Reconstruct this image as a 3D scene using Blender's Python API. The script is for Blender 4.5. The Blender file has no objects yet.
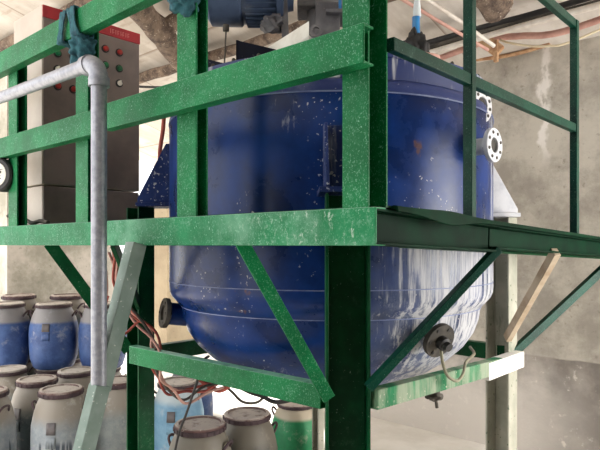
import bpy, bmesh, math, random
from mathutils import Vector, Matrix, noise
random.seed(7)
SC = bpy.context.scene
COL = SC.collection
EYE = 1.65
CR, CF = Vector((.741, .672, 0)), Vector((-.672, .741, 0))     # camera right / forward on the ground
FPX, HY = 583.0, 245.0

def at(px, py, d):
    p = CR * ((px - 300) / FPX * d) + CF * d
    return Vector((p.x, p.y, EYE + (HY - py) / FPX * d))
def ray(px, py):
    r = CR * ((px - 300) / FPX) + CF
    return Vector((r.x, r.y, (HY - py) / FPX))
def on_y(px, py, y):
    r = ray(px, py); s = y / r.y
    return Vector((r.x * s, y, EYE + r.z * s))
def on_x(px, py, x):
    r = ray(px, py); s = x / r.x
    return Vector((x, r.y * s, EYE + r.z * s))
ROOF0, ROOFS = 3.17, .268
def roofz(y): return ROOF0 + ROOFS * (4.6 - y)

# ------------------------------------------------------------------ materials
class N:
    def __init__(s, name):
        s.m = bpy.data.materials.new(name); s.m.use_nodes = True
        s.t = s.m.node_tree; s.n = s.t.nodes; s.b = s.n['Principled BSDF']
        s.tc = s.n.new('ShaderNodeTexCoord')
        oi = s.n.new('ShaderNodeObjectInfo')
        s.oi = oi
        mul = s.n.new('ShaderNodeVectorMath'); mul.operation = 'SCALE'
        mul.inputs[0].default_value = (7.3, 3.1, 5.7); s.t.links.new(oi.outputs['Random'], mul.inputs['Scale'])
        add = s.n.new('ShaderNodeVectorMath'); add.operation = 'ADD'
        s.t.links.new(s.tc.outputs['Object'], add.inputs[0]); s.t.links.new(mul.outputs[0], add.inputs[1])
        s.vec = add.outputs[0]
        s.obj = s.tc.outputs['Object']
    def L(s, a, b): s.t.links.new(a, b)
    def scaled(s, sc, raw=False):
        m = s.n.new('ShaderNodeMapping'); m.inputs['Scale'].default_value = sc
        s.L(s.obj if raw else s.vec, m.inputs[0]); return m.outputs[0]
    def noise(s, sc=(1, 1, 1), scale=5, detail=4, rough=.6, raw=False):
        n = s.n.new('ShaderNodeTexNoise'); n.inputs['Scale'].default_value = scale
        n.inputs['Detail'].default_value = detail; n.inputs['Roughness'].default_value = rough
        s.L(s.scaled(sc, raw), n.inputs['Vector']); return n.outputs['Fac']
    def ramp(s, fac, a, b, lo=0., hi=1.):
        r = s.n.new('ShaderNodeMapRange'); r.interpolation_type = 'SMOOTHSTEP'
        r.inputs['From Min'].default_value = a; r.inputs['From Max'].default_value = b
        r.inputs['To Min'].default_value = lo; r.inputs['To Max'].default_value = hi
        s.L(fac, r.inputs['Value']); return r.outputs[0]
    def math(s, op, a, b=None):
        m = s.n.new('ShaderNodeMath'); m.operation = op
        for i, v in enumerate((a, b)):
            if v is None: continue
            if isinstance(v, (int, float)): m.inputs[i].default_value = v
            else: s.L(v, m.inputs[i])
        return m.outputs[0]
    def mix(s, fac, a, b):
        m = s.n.new('ShaderNodeMix'); m.data_type = 'RGBA'
        if isinstance(fac, (int, float)): m.inputs[0].default_value = fac
        else: s.L(fac, m.inputs[0])
        for i, v in ((6, a), (7, b)):
            if isinstance(v, tuple): m.inputs[i].default_value = v
            else: s.L(v, m.inputs[i])
        return m.outputs[2]
    def sep(s, raw=True):
        x = s.n.new('ShaderNodeSeparateXYZ'); s.L(s.obj if raw else s.vec, x.inputs[0]); return x.outputs
    def dot(s, v):
        d = s.n.new('ShaderNodeVectorMath'); d.operation = 'DOT_PRODUCT'
        s.L(s.obj, d.inputs[0]); d.inputs[1].default_value = v; return d.outputs['Value']
    def out(s, col, rough=.5, metal=0., bump=None, bstr=.3, bdist=.004, spec=None):
        if isinstance(col, tuple): s.b.inputs['Base Color'].default_value = col
        else: s.L(col, s.b.inputs['Base Color'])
        if isinstance(rough, (int, float)): s.b.inputs['Roughness'].default_value = rough
        else: s.L(rough, s.b.inputs['Roughness'])
        s.b.inputs['Metallic'].default_value = metal
        if spec is not None: s.b.inputs['Specular IOR Level'].default_value = spec
        if bump is not None:
            b = s.n.new('ShaderNodeBump'); b.inputs['Strength'].default_value = bstr
            b.inputs['Distance'].default_value = bdist
            s.L(bump, b.inputs['Height']); s.L(b.outputs[0], s.b.inputs['Normal'])
        return s.m
def lin(c): c /= 255.; return c / 12.92 if c <= .04045 else ((c + .055) / 1.055) ** 2.4
def C(r, g, b): return (lin(r), lin(g), lin(b), 1)

def paint(name, col, dark, dust, rough=.45, dust_lo=.55, dust_hi=.75, speck=.70, dscale=3, sscale=60, stretch=(1, 1, 1), metal=0., bstr=.15, lie=0., mott=0., spec=.15, fleck=0., scrape=False):
    k = N(name)
    c = k.mix(k.ramp(k.noise(scale=dscale * 1.7), .35, .7), dark, col)
    d = k.noise(stretch, scale=dscale, detail=8, rough=.7)
    c = k.mix(k.ramp(d, dust_lo, dust_hi, 0, .55), c, dust)
    sp = k.noise(scale=sscale, detail=2)
    c = k.mix(k.ramp(sp, speck, speck + .04, 0, .75), c, dust)
    if fleck:
        fl = k.noise((1, 1, .7), scale=210, detail=2, rough=.8); fm = k.noise(scale=7, detail=4)
        c = k.mix(k.math('MULTIPLY', k.ramp(fl, .56, .66), k.ramp(fm, .38, .62, .15, fleck)), c, dust)
    if scrape:
        xs = k.sep()[0]; sn = k.noise((1.6, 1, .9), scale=22, detail=9, rough=.85, raw=True)
        c = k.mix(k.math('MULTIPLY', k.ramp(sn, .54, .66), k.ramp(xs, -.75, -.2, .1, .8)), c, C(212, 224, 216))
    if mott:
        m1 = k.noise(stretch, scale=38, detail=7, rough=.75); m2 = k.noise(scale=5, detail=5)
        c = k.mix(k.math('MULTIPLY', k.ramp(m1, .50, .72), k.ramp(m2, .42, .66, 0, mott)), c, dust)
    if lie:
        g = k.n.new('ShaderNodeNewGeometry'); nz = k.n.new('ShaderNodeSeparateXYZ'); k.L(g.outputs['Normal'], nz.inputs[0])
        m3 = k.noise(scale=22, detail=5)
        c = k.mix(k.math('MULTIPLY', k.ramp(nz.outputs[2], .25, .8), k.ramp(m3, .3, .5, lie * .35, lie)), c, dust)
    return k.out(c, k.ramp(d, dust_lo, dust_hi, rough, .85), metal, k.noise(scale=25, detail=3), bstr, spec=spec)
def plain(name, col, col2=None, rough=.6, metal=0., scale=8, bstr=.15, detail=5):
    k = N(name); f = k.noise(scale=scale, detail=detail)
    return k.out(k.mix(k.ramp(f, .35, .68), col, col2 or col), rough, metal, f, bstr)

M = {}
M['green'] = paint('green_paint', C(2, 116, 64), C(1, 92, 49), C(140, 190, 164), rough=.5, dust_lo=.62, dust_hi=1.0, speck=.685, sscale=130, lie=.8, mott=.22, fleck=.42)
M['green_beam'] = paint('green_paint_walked', C(20, 124, 76), C(12, 102, 60), C(150, 195, 172), rough=.5, dust_lo=.45, dust_hi=.8, speck=.68, sscale=110, lie=.8, mott=.5, fleck=.5, scrape=True)
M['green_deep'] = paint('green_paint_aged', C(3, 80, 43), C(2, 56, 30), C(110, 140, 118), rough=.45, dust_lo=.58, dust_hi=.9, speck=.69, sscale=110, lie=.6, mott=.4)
M['green_dark'] = paint('green_paint_shaded', C(4, 50, 30), C(2, 32, 19), C(60, 82, 66), rough=.6, dust_lo=.6, dust_hi=1.0, speck=.72, sscale=110, spec=.06)  # deeper green: shade of the recessed side channel is put into the colour
M['green_dusty'] = paint('green_paint_dusty', C(40, 130, 85), C(20, 105, 65), C(190, 185, 170), rough=.6, dust_lo=.42, dust_hi=.62, speck=.67, stretch=(2, 2, .4))
M['post_pale'] = paint('flaking_post', C(186, 182, 168), C(158, 158, 144), C(84, 104, 84), rough=.8, dust_lo=.58, dust_hi=.68, speck=.66, stretch=(3, 3, .7), sscale=40)
M['rail_green'] = paint('blue_green_paint', C(4, 66, 50), C(3, 48, 37), C(100, 130, 118), rough=.4, dust_lo=.62, dust_hi=.9, speck=.69, sscale=110, mott=.3, fleck=.25)
M['brace_pale'] = plain('brace_pale', C(200, 182, 158), C(166, 142, 116), .8)
M['strut'] = paint('strut_grey', C(140, 154, 148), C(112, 130, 122), C(205, 208, 200), rough=.6, speck=.68)
M['galv'] = plain('galvanised', C(160, 161, 170), C(136, 138, 148), .45, .4, scale=45, bstr=.25)
M['black'] = plain('black_rubber', C(28, 27, 28), C(48, 45, 44), .6)
M['navy'] = paint('navy_paint', C(18, 20, 38), C(10, 11, 22), C(90, 90, 100), rough=.5, dust_lo=.62, dust_hi=.9, speck=.7)
M['motor'] = paint('motor_blue', C(78, 92, 118), C(56, 68, 90), C(150, 150, 148), rough=.5, dust_lo=.6, dust_hi=.85, speck=.72)
M['gear'] = paint('gear_grey', C(122, 120, 122), C(88, 86, 90), C(180, 172, 162), rough=.6, dust_lo=.5, dust_hi=.8, speck=.7)
M['white'] = plain('white_sheet', C(238, 235, 226), C(222, 216, 204), .55)
M['lime'] = plain('whitewash', C(244, 242, 238), C(232, 229, 222), .9)
M['rag'] = plain('rag', C(48, 98, 108), C(26, 62, 74), .95, scale=30, bstr=.9)
M['cab'] = plain('cabinet_enamel', C(196, 184, 172), C(182, 168, 156), .5, scale=3, bstr=.05)
M['cab_front'] = plain('cabinet_front_shaded', C(132, 118, 112), C(114, 102, 98), .5, scale=5, bstr=.05)  # the case enamel darkened, so the front's shade sits in the colour
M['red_strip'] = plain('red_strip', C(188, 48, 58), C(160, 36, 46), .5)
M['pale_print'] = plain('pale_print', C(216, 130, 126), None, .6)
M['red'] = plain('red_plastic', C(170, 42, 36), C(140, 30, 28), .35)
M['greenlamp'] = plain('green_plastic', C(20, 120, 70), C(12, 90, 54), .3)
M['wire_red'] = plain('wire_red', C(176, 84, 70), C(140, 62, 54), .6)
M['wire_pink'] = plain('wire_pink', C(206, 160, 146), C(178, 130, 118), .7)
M['wire_cream'] = plain('wire_cream', C(226, 210, 178), None, .7)
M['wire_grey'] = plain('wire_grey', C(150, 146, 122), C(108, 102, 88), .7)
M['conduit'] = plain('conduit', C(222, 214, 204), C(196, 184, 172), .5)
M['bottle_blue'] = plain('bottle_blue', C(48, 130, 190), C(38, 105, 165), .4)
M['bottle_clear'] = plain('bottle_pale', C(214, 222, 226), None, .4)
M['lid_brown'] = paint('lid_brown', C(118, 92, 88), C(88, 66, 64), C(200, 188, 178), rough=.8, dust_lo=.45, dust_hi=.6, speck=.7, lie=.85)
M['lid_grey'] = paint('lid_grey', C(140, 130, 122), C(104, 94, 88), C(214, 204, 194), rough=.8, dust_lo=.4, dust_hi=.6, speck=.7, lie=.85)
M['panel'] = plain('label_panel', C(112, 106, 106), C(92, 86, 88), .6)
M['lid_band'] = plain('lid_band', C(82, 62, 66), C(60, 46, 50), .7)
M['iron'] = plain('dark_iron', C(92, 86, 78), C(56, 52, 47), .75, .1)
M['bark'] = None
k = N('bark'); f = k.noise((1, 1, 1), scale=9, detail=8, rough=.7); g = k.noise(scale=55, detail=3)
c = k.mix(k.ramp(f, .35, .65), C(80, 66, 58), C(142, 122, 106))
c = k.mix(k.ramp(g, .62, .68, 0, .7), c, C(206, 190, 172)); M['bark'] = k.out(c, .95, 0, f, 1.0, .03)
k = N('wood_split'); f = k.noise((1, 1, 1), scale=14, detail=6)
M['wood'] = k.out(k.mix(k.ramp(f, .35, .65), C(156, 112, 80), C(196, 160, 122)), .9, 0, f, .5)

# plaster walls
def plaster(name, a, b, stain, dado=None, dz=.79):
    k = N(name)
    f = k.noise(scale=2.2, detail=8, rough=.7, raw=True); g = k.noise(scale=22, detail=4, raw=True)
    c = k.mix(k.ramp(f, .36, .64), a, b)
    c = k.mix(k.ramp(g, .60, .72, 0, .5), c, stain)
    if dado:
        z = k.sep()[2]
        zz = k.math('ADD', z, k.math('MULTIPLY', k.noise(scale=5, raw=True), .03))
        d = k.mix(k.ramp(k.noise(scale=6, detail=8, raw=True), .4, .65), dado[0], dado[1])
        d = k.mix(k.ramp(k.noise(scale=14, detail=4, raw=True), .6, .72, 0, .75), d, C(214, 206, 196))
        c = k.mix(k.ramp(zz, dz + .005, dz + .02), d, c)
        # lime spray low on the wall, left of the pale post
        x = k.sep()[0]
        sp = k.math('MULTIPLY', k.ramp(k.math('ADD', z, k.math('MULTIPLY', k.noise(scale=5, detail=8, raw=True), .7)), 1.35, .7), k.ramp(x, -1.0, -2.0))
        c = k.mix(k.math('MULTIPLY', sp, .85), c, C(230, 222, 214))
        # white run below the conduit
        wx = k.math('ADD', x, k.math('MULTIPLY', k.noise((1, 1, 1), scale=4, raw=True), .25))
        run = k.math('MULTIPLY', k.ramp(k.math('ABSOLUTE', k.math('ADD', wx, 1.49)), .05, .015), k.ramp(z, 2.2, 2.5))
        run = k.math('MULTIPLY', run, k.ramp(k.noise((1, 1, .4), scale=16, raw=True), .36, .52))
        c = k.mix(k.math('MULTIPLY', run, .85), c, C(232, 226, 220))
    return k.out(c, .92, 0, k.noise(scale=30, detail=6, raw=True), .35, .01)
M['wall_b'] = plaster('plaster_back', C(150, 143, 133), C(190, 183, 171), C(120, 111, 100), (C(108, 101, 95), C(136, 128, 120)))
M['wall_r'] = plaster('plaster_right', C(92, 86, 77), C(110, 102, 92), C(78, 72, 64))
M['pier'] = plaster('plaster_pier', C(150, 146, 132), C(196, 188, 178), C(112, 116, 100))
M['tan'] = plaster('plaster_tan', C(134, 120, 98), C(150, 136, 112), C(112, 98, 80))
k = N('floor_concrete'); f = k.noise(scale=1.6, detail=8, raw=True)
M['floor'] = k.out(k.mix(k.ramp(f, .35, .65), C(204, 198, 188), C(226, 221, 214)), .85, 0, k.noise(scale=30, raw=True), .2)
k = N('ground_outside'); f = k.noise(scale=.8, detail=8, raw=True)
M['ground'] = k.out(k.mix(k.ramp(f, .35, .65), C(164, 160, 150), C(184, 180, 172)), .95)
# roof sheets: pale with seams and smoke stains
k = N('roof_sheet'); z = k.sep()
f = k.noise((1, .35, 1), scale=2.5, detail=8, rough=.65, raw=True)
c = k.mix(k.ramp(f, .36, .66), C(184, 173, 162), C(212, 204, 196))
sx = k.math('FRACT', k.math('MULTIPLY', z[0], .9)); sy = k.math('FRACT', k.math('MULTIPLY', z[1], .62))
seam = k.math('MAXIMUM', k.ramp(sx, .03, .0), k.ramp(sy, .025, .0))
c = k.mix(k.math('MULTIPLY', seam, .7), c, C(120, 96, 78))
st = k.noise((.5, 2.4, 1), scale=3, detail=6, raw=True)
c = k.mix(k.ramp(st, .58, .74, 0, .6), c, C(150, 122, 98))
M['roof'] = k.out(c, .9, 0, f, .3)

# tank: blue enamel, chalky runs and painted edge glare on its right flank, rust spots and scuffs
TX, TY, TR = -1.959, 2.389, .826
k = N('tank_blue'); z = k.sep()
f = k.noise(scale=3.5, detail=6, raw=True)
c = k.mix(k.ramp(f, .34, .66), C(5, 30, 76), C(12, 52, 120))
ru = k.noise((1, 1, .55), scale=7, detail=5, raw=True)
c = k.mix(k.ramp(ru, .665, .70, 0, .8), c, C(96, 66, 56))
side = k.dot((.741, .672, 0))
streak = k.noise((1, 1, .045), scale=34, detail=7, rough=.7, raw=True)
wob = k.noise(scale=5, detail=6, raw=True)
low = k.math('MULTIPLY', k.ramp(z[2], .95, .72), k.ramp(k.math('ADD', side, k.math('MULTIPLY', wob, .25)), .08, .55))
edge = k.ramp(side, .60, .80)  # right edge whitened for the glare coming from that side
cov = k.math('MAXIMUM', low, k.math('MULTIPLY', edge, .85))
thr = k.math('SUBTRACT', .74, k.math('MULTIPLY', cov, .31))
msk = k.math('MULTIPLY', k.ramp(k.math('SUBTRACT', streak, thr), -.05, .12), k.ramp(cov, .0, .25))
film = k.noise((1, 1, .12), scale=9, detail=6, raw=True)
c = k.mix(k.math('MULTIPLY', k.ramp(film, .38, .62, .1, .5), low), c, C(140, 146, 156))
c = k.mix(k.math('MULTIPLY', msk, .80), c, C(206, 206, 208))
sp = k.noise(scale=60, detail=2, raw=True); spm = k.noise(scale=4, raw=True)
c = k.mix(k.math('MULTIPLY', k.ramp(sp, .66, .70), k.ramp(spm, .5, .62, 0, .8)), c, C(214, 212, 210))
scf = k.noise((1, 1, .3), scale=9, detail=7, rough=.7, raw=True)
c = k.mix(k.ramp(scf, .66, .72, 0, .5), c, C(170, 172, 186))
M['tank'] = k.out(c, k.ramp(k.math('ADD', msk, k.ramp(f, .3, .7, 0, .3)), 0, 1, .26, .8), 0, k.noise(scale=8, detail=3, raw=True), .12, .01, spec=.25)
k = N('tank_rim'); st = k.noise((1, 1, .12), scale=14, detail=4, raw=True)
M['rim'] = k.out(k.mix(k.ramp(st, .52, .64, 0, .85), C(34, 50, 104), C(206, 206, 208)), .5)
M['seam'] = plain('weld_seam', C(124, 134, 168), C(84, 96, 140), .5)
M['knuckle'] = paint('tank_shoulder_lit', C(70, 80, 128), C(50, 62, 112), C(160, 162, 172), rough=.35, dust_lo=.5, dust_hi=.8, speck=.7)  # paler than the shell: light caught on the curve, put into the colour
M['flange'] = plain('flange_white', C(226, 226, 230), C(190, 192, 200), .6)
M['lug_blue'] = paint('lug_blue', C(44, 62, 116), C(30, 44, 90), C(190, 190, 196), rough=.5, dust_lo=.52, dust_hi=.7, speck=.62, stretch=(2, 2, .4))

def drum_mat(name, low, lowdark, top, line, dust, soft=.02, streak=None):
    k = N(name); z = k.sep()[2]
    f = k.noise(scale=6, detail=7, rough=.7)
    a = k.mix(k.ramp(f, .35, .65), lowdark, low)
    zz = k.math('ADD', z, k.math('MULTIPLY', k.noise(scale=4), soft))
    c = k.mix(k.ramp(zz, line, line + .012 + soft), a, top)
    c = k.mix(k.ramp(k.noise(scale=9, detail=8, rough=.7), .54, .7, 0, .55), c, dust)
    if streak:
        s = k.noise((1, 1, .06), scale=22, detail=3)
        m = k.math('MULTIPLY', k.ramp(s, .52, .58), k.ramp(zz, .42, .36))
        c = k.mix(k.math('MULTIPLY', m, .85), c, streak)
    return k.out(c, .55, 0, f, .1)
M['d_blue'] = drum_mat('drum_blue', C(72, 98, 150), C(46, 70, 122), C(138, 134, 136), .40, C(170, 170, 176))
M['d_dark'] = drum_mat('drum_dark', C(70, 82, 84), C(44, 54, 58), C(140, 132, 122), .43, C(150, 142, 134), .12)
M['d_pale'] = drum_mat('drum_pale', C(158, 162, 160), C(126, 134, 134), C(152, 142, 130), .45, C(206, 200, 192), .1)
M['d_streak'] = drum_mat('drum_streak', C(166, 170, 174), C(136, 144, 150), C(150, 141, 130), .45, C(204, 198, 190), .1, C(40, 52, 66))
M['d_grey'] = drum_mat('drum_grey', C(98, 96, 86), C(74, 75, 69), C(118, 111, 99), .44, C(160, 150, 138), .12)
M['d_two'] = drum_mat('drum_twotone', C(30, 140, 84), C(20, 116, 70), C(186, 172, 150), .385, C(190, 184, 170), .015)
M['d_sky'] = drum_mat('drum_sky', C(138, 178, 202), C(112, 154, 184), C(190, 200, 204), .50, C(196, 204, 208), .05)

# ------------------------------------------------------------------ mesh helpers
def box(bm, x0, x1, y0, y1, z0, z1):
    v = [bm.verts.new((x, y, z)) for x in (x0, x1) for y in (y0, y1) for z in (z0, z1)]
    for f in ((0, 1, 3, 2), (4, 6, 7, 5), (0, 4, 5, 1), (2, 3, 7, 6), (0, 2, 6, 4), (1, 5, 7, 3)):
        bm.faces.new([v[i] for i in f])
def sweep(bm, p, q, prof, up=(0, 0, 1)):
    """extrude a closed 2-D profile (side, up) from p to q"""
    p, q = Vector(p), Vector(q); d = (q - p).normalized(); up = Vector(up)
    s = d.cross(up).normalized(); u = s.cross(d).normalized()
    a = [bm.verts.new(p + s * x + u * y) for x, y in prof]; b = [bm.verts.new(q + s * x + u * y) for x, y in prof]
    n = len(prof)
    for i in range(n): bm.faces.new((a[i], a[(i + 1) % n], b[(i + 1) % n], b[i]))
    bm.faces.new(a[::-1]); bm.faces.new(b)
def rect(w, h): return [(-w / 2, -h / 2), (w / 2, -h / 2), (w / 2, h / 2), (-w / 2, h / 2)]
def chan(w, h, t):
    """C section: web on the -side, flanges towards +side; w flange depth, h height"""
    return [(0, -h / 2), (w, -h / 2), (w, -h / 2 + t), (t, -h / 2 + t), (t, h / 2 - t), (w, h / 2 - t), (w, h / 2), (0, h / 2)]
def angle(w, h, t): return [(0, 0), (w, 0), (w, t), (t, t), (t, h), (0, h)]
def flip(prof): return [(-x, y) for x, y in prof][::-1]
def tube(bm, pts, r, n=8, rs=None):
    pts = [Vector(p) for p in pts]; rings = []
    prev = None
    for i, p in enumerate(pts):
        d = (pts[min(i + 1, len(pts) - 1)] - pts[max(i - 1, 0)]).normalized()
        if prev is None:
            s = d.orthogonal().normalized()
        else:
            s = (prev - d * prev.dot(d)).normalized()
        prev = s; u = d.cross(s); rr = rs[i] if rs else r
        rings.append([bm.verts.new(p + (s * math.cos(2 * math.pi * j / n) + u * math.sin(2 * math.pi * j / n)) * rr) for j in range(n)])
    for a, b in zip(rings, rings[1:]):
        for j in range(n): bm.faces.new((a[j], a[(j + 1) % n], b[(j + 1) % n], b[j]))
    bm.faces.new(rings[0][::-1]); bm.faces.new(rings[-1])
def smooth_path(ctrl, k=8):
    c = [Vector(p) for p in ctrl]; out = []
    c = [c[0] * 2 - c[1]] + c + [c[-1] * 2 - c[-2]]
    for i in range(1, len(c) - 2):
        for j in range(k):
            t = j / k; a, b, d, e = c[i - 1], c[i], c[i + 1], c[i + 2]
            out.append(.5 * ((2 * b) + (d - a) * t + (2 * a - 5 * b + 4 * d - e) * t * t + (3 * b - a - 3 * d + e) * t ** 3))
    out.append(c[-2]); return out
def lathe(bm, prof, o=(0, 0, 0), axis=(0, 0, 1), n=48, cap=True):
    o = Vector(o); ax = Vector(axis).normalized(); s = ax.orthogonal().normalized(); u = ax.cross(s)
    rings = []
    for r, z in prof:
        if r < 1e-6: rings.append([bm.verts.new(o + ax * z)]); continue
        rings.append([bm.verts.new(o + ax * z + (s * math.cos(2 * math.pi * j / n) + u * math.sin(2 * math.pi * j / n)) * r) for j in range(n)])
    for a, b in zip(rings, rings[1:]):
        for j in range(n):
            k2 = (j + 1) % n
            if len(a) == 1: bm.faces.new((a[0], b[k2], b[j])) if len(b) > 1 else None
            elif len(b) == 1: bm.faces.new((a[j], a[k2], b[0]))
            else: bm.faces.new((a[j], a[k2], b[k2], b[j]))
    if cap:
        if len(rings[0]) > 1: bm.faces.new(rings[0][::-1])
        if len(rings[-1]) > 1: bm.faces.new(rings[-1])
def disc(bm, o, axis, r, th, n=32, hole=0):
    if hole: lathe(bm, [(hole, 0), (r, 0), (r, th), (hole, th), (hole, 0)], o, axis, n, False)
    else: lathe(bm, [(r, 0), (r, th)], o, axis, n)

def obj(name, bm, mat, parent=None, sharp=35, bevel=0, origin=None):
    """bm is in world space; the object is stored relative to its thing's base"""
    bmesh.ops.remove_doubles(bm, verts=bm.verts, dist=1e-6)
    bmesh.ops.recalc_face_normals(bm, faces=bm.faces)
    o0 = Vector(origin) if origin is not None else (Vector(parent['base']) if parent else Vector((0, 0, 0)))
    bmesh.ops.translate(bm, vec=-o0, verts=bm.verts)
    me = bpy.data.meshes.new(name); bm.to_mesh(me); bm.free()
    for p in me.polygons: p.use_smooth = True
    me.set_sharp_from_angle(angle=math.radians(sharp))
    me.materials.append(mat)
    o = bpy.data.objects.new(name, me); COL.objects.link(o)
    if bevel:
        b = o.modifiers.new('bevel', 'BEVEL'); b.width = bevel; b.segments = 2; b.limit_method = 'ANGLE'; b.angle_limit = math.radians(40)
    if parent: o.parent = parent; o['base'] = list(o0)
    else: o.location = o0; o['base'] = list(o0)
    return o
def tag(o, label, cat, group=None, kind=None):
    o['label'] = label; o['category'] = cat
    if group: o['group'] = group
    if kind: o['kind'] = kind
    return o
def thing(name, base, label, cat, group=None, kind=None):
    o = bpy.data.objects.new(name, None); COL.objects.link(o); o.location = Vector(base); o['base'] = list(base)
    o.empty_display_size = .1
    return tag(o, label, cat, group, kind)
def BM(): return bmesh.new()
def struct(name, bm, mat, label, cat, **kw):
    o = obj(name, bm, mat, **kw); o['kind'] = 'structure'; o['label'] = label; o['category'] = cat; return o

# ------------------------------------------------------------------ the building
b = BM(); box(b, -8.6, 1.6, -3, 7, -.1, 0); struct('floor', b, M['floor'], 'dusty pale concrete floor of the workshop', 'floor')
b = BM(); box(b, -40, 30, -30, 40, -.2, -.1); struct('ground_outside', b, M['ground'], 'bright pale ground outside the open shed', 'ground')
b = BM(); box(b, -4.25, 1.6, 4.6, 4.85, 0, 3.19); struct('wall_back', b, M['wall_b'], 'stained plaster wall with a darker band low down', 'wall')
b = BM(); box(b, 1.6, 1.85, -2, 2.9, 0, 4.7); box(b, 1.6, 1.85, 2.9, 4.85, 3.0, 3.7); struct('wall_right', b, M['wall_r'], 'unseen grey plaster wall added to keep the right end dark', 'wall')  # unseen wall added to darken the right, with a gap for daylight
b = BM(); box(b, -6.3, -6.03, 2.33, 3.53, 0, 3.5); struct('wall_left', b, M['pier'], 'grey green plaster pier between the open bays behind the drums', 'wall')
b = BM(); box(b, -8.0, -7.6, 5.31, 9, -.1, 2.5); struct('wall_far', b, M['tan'], 'tan plaster wall standing out beyond the open bay', 'wall')
b = BM(); box(b, -1.6, 1.85, -2.2, -2, 0, 4.7); struct('wall_front', b, M['wall_r'], 'unseen grey plaster wall added behind the viewer to block light', 'wall')  # unseen wall added so light enters only from the front left
b = BM(); box(b, 8.5, 9, -6, 14, -.1, 7); struct('wall_bounce', b, M['lime'], 'added white wall out of view, bouncing light in from the right', 'wall')  # added reflector outside the view, brightens the right rear
b = BM()
def roofbox(x0, x1, y0, y1):
    v = []
    for x in (x0, x1):
        for y in (y0, y1):
            z = roofz(y) if y > -1 else roofz(-1)
            v += [b.verts.new((x, y, z)), b.verts.new((x, y, z + .06))]
    for f in ((0, 1, 3, 2), (4, 6, 7, 5), (0, 4, 5, 1), (2, 3, 7, 6), (0, 2, 6, 4), (1, 5, 7, 3)): b.faces.new([v[i] for i in f])
roofbox(-8.2, 1.9, -1, 4.9); roofbox(-8.2, -4.25, 4.9, 5.6)
struct('ceiling', b, M['roof'], 'sloping pale roof sheets with dark seams', 'roof')

def roofhit(px, py, drop):
    r = ray(px, py); t = (ROOF0 + ROOFS * 4.6 - drop - EYE) / (r.z + ROOFS * r.y)
    return Vector((0, 0, EYE)) + r * t
def log(p, q, r, label, seed, taper=.85, sub=None):
    b = BM(); p, q = Vector(p), Vector(q); n = 26; pts = []; rs = []
    for i in range(n + 1):
        t = i / n; w = noise.noise_vector(Vector((t * 5, seed, 0))) * .035
        pts.append(p.lerp(q, t) + w); rs.append(r * (1 - (1 - taper) * t) * (1 + .12 * noise.noise(Vector((t * 9, seed + 4, 0)))))
    tube(b, pts, r, 14, rs)
    if sub: tube(b, [sub[0], (Vector(sub[0]) + Vector(sub[1])) / 2 + Vector((0, 0, .03)), sub[1]], .06, 10, [.085, .07, .06])
    for v in b.verts: v.co += noise.noise_vector(v.co * 9) * .012
    return tag(obj('roof_log', b, M['bark'], origin=p, sharp=80), label, 'log', 'rough logs carrying the roof', 'thing')
yl = roofhit(188, 64, .085).y
log((-8.1, yl, roofz(yl) - .085), (-2.2, yl, roofz(yl) - .085), .055, 'thin roof log running behind the green post and the drive motor', 1)
A_, B_ = roofhit(139, 8, .20), roofhit(184, 62, .22); D_ = B_ - A_
log(A_ - D_ * .9, B_ + D_ * .25, .105, 'thick forked roof log slanting down beside the control cabinet', 2, .95, sub=(A_ + D_ * .45, roofhit(186, 16, .10)))
yl = roofhit(4, 48, .085).y
log((-8.1, yl, roofz(yl) - .085), (-1.2, yl, roofz(yl) - .085), .07, 'roof log passing over the top left of the control cabinet', 3)
log((-1.61, 3.72, 3.2), (-1.61, .8, roofz(.8) - .2), .105, 'brown barked roof log above the conduits on the plaster wall', 4)

# ------------------------------------------------------------------ the platform
PX, PY = -.893, 1.283                # outer corner
Z0, Z1 = 1.65, 1.75
def rz_(y): return 1.75 - .034 * (y - PY)      # the short side sags towards the wall
plat = thing('platform', (PX, PY, Z0), 'green steel platform with welded edge channels around the blue tank', 'platform')
b = BM(); sweep(b, (PX, PY, 1.70), (-4.9, PY, 1.70), flip(chan(.05, .104, .008)) if False else chan(.05, .104, .008))
obj('edge_beam', b, M['green_beam'], plat, bevel=.002)
b = BM(); sweep(b, (PX - .055, PY + .004, 1.70), (PX - .055, 2.08, rz_(2.08) - .05), chan(.055, .10, .009))
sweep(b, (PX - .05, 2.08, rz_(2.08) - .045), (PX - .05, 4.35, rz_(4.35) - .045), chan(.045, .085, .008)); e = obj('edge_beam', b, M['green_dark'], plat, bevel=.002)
b = BM(); box(b, -4.9, PX, PY + .05, 1.64, 1.752, 1.758); box(b, -4.9, -2.85, 1.64, 2.35, 1.752, 1.758)
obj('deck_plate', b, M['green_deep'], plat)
b = BM(); sweep(b, (-1.03, PY + .1, 1.754), (-1.03, 4.35, rz_(4.35) + .006), rect(.28, .009))
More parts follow.
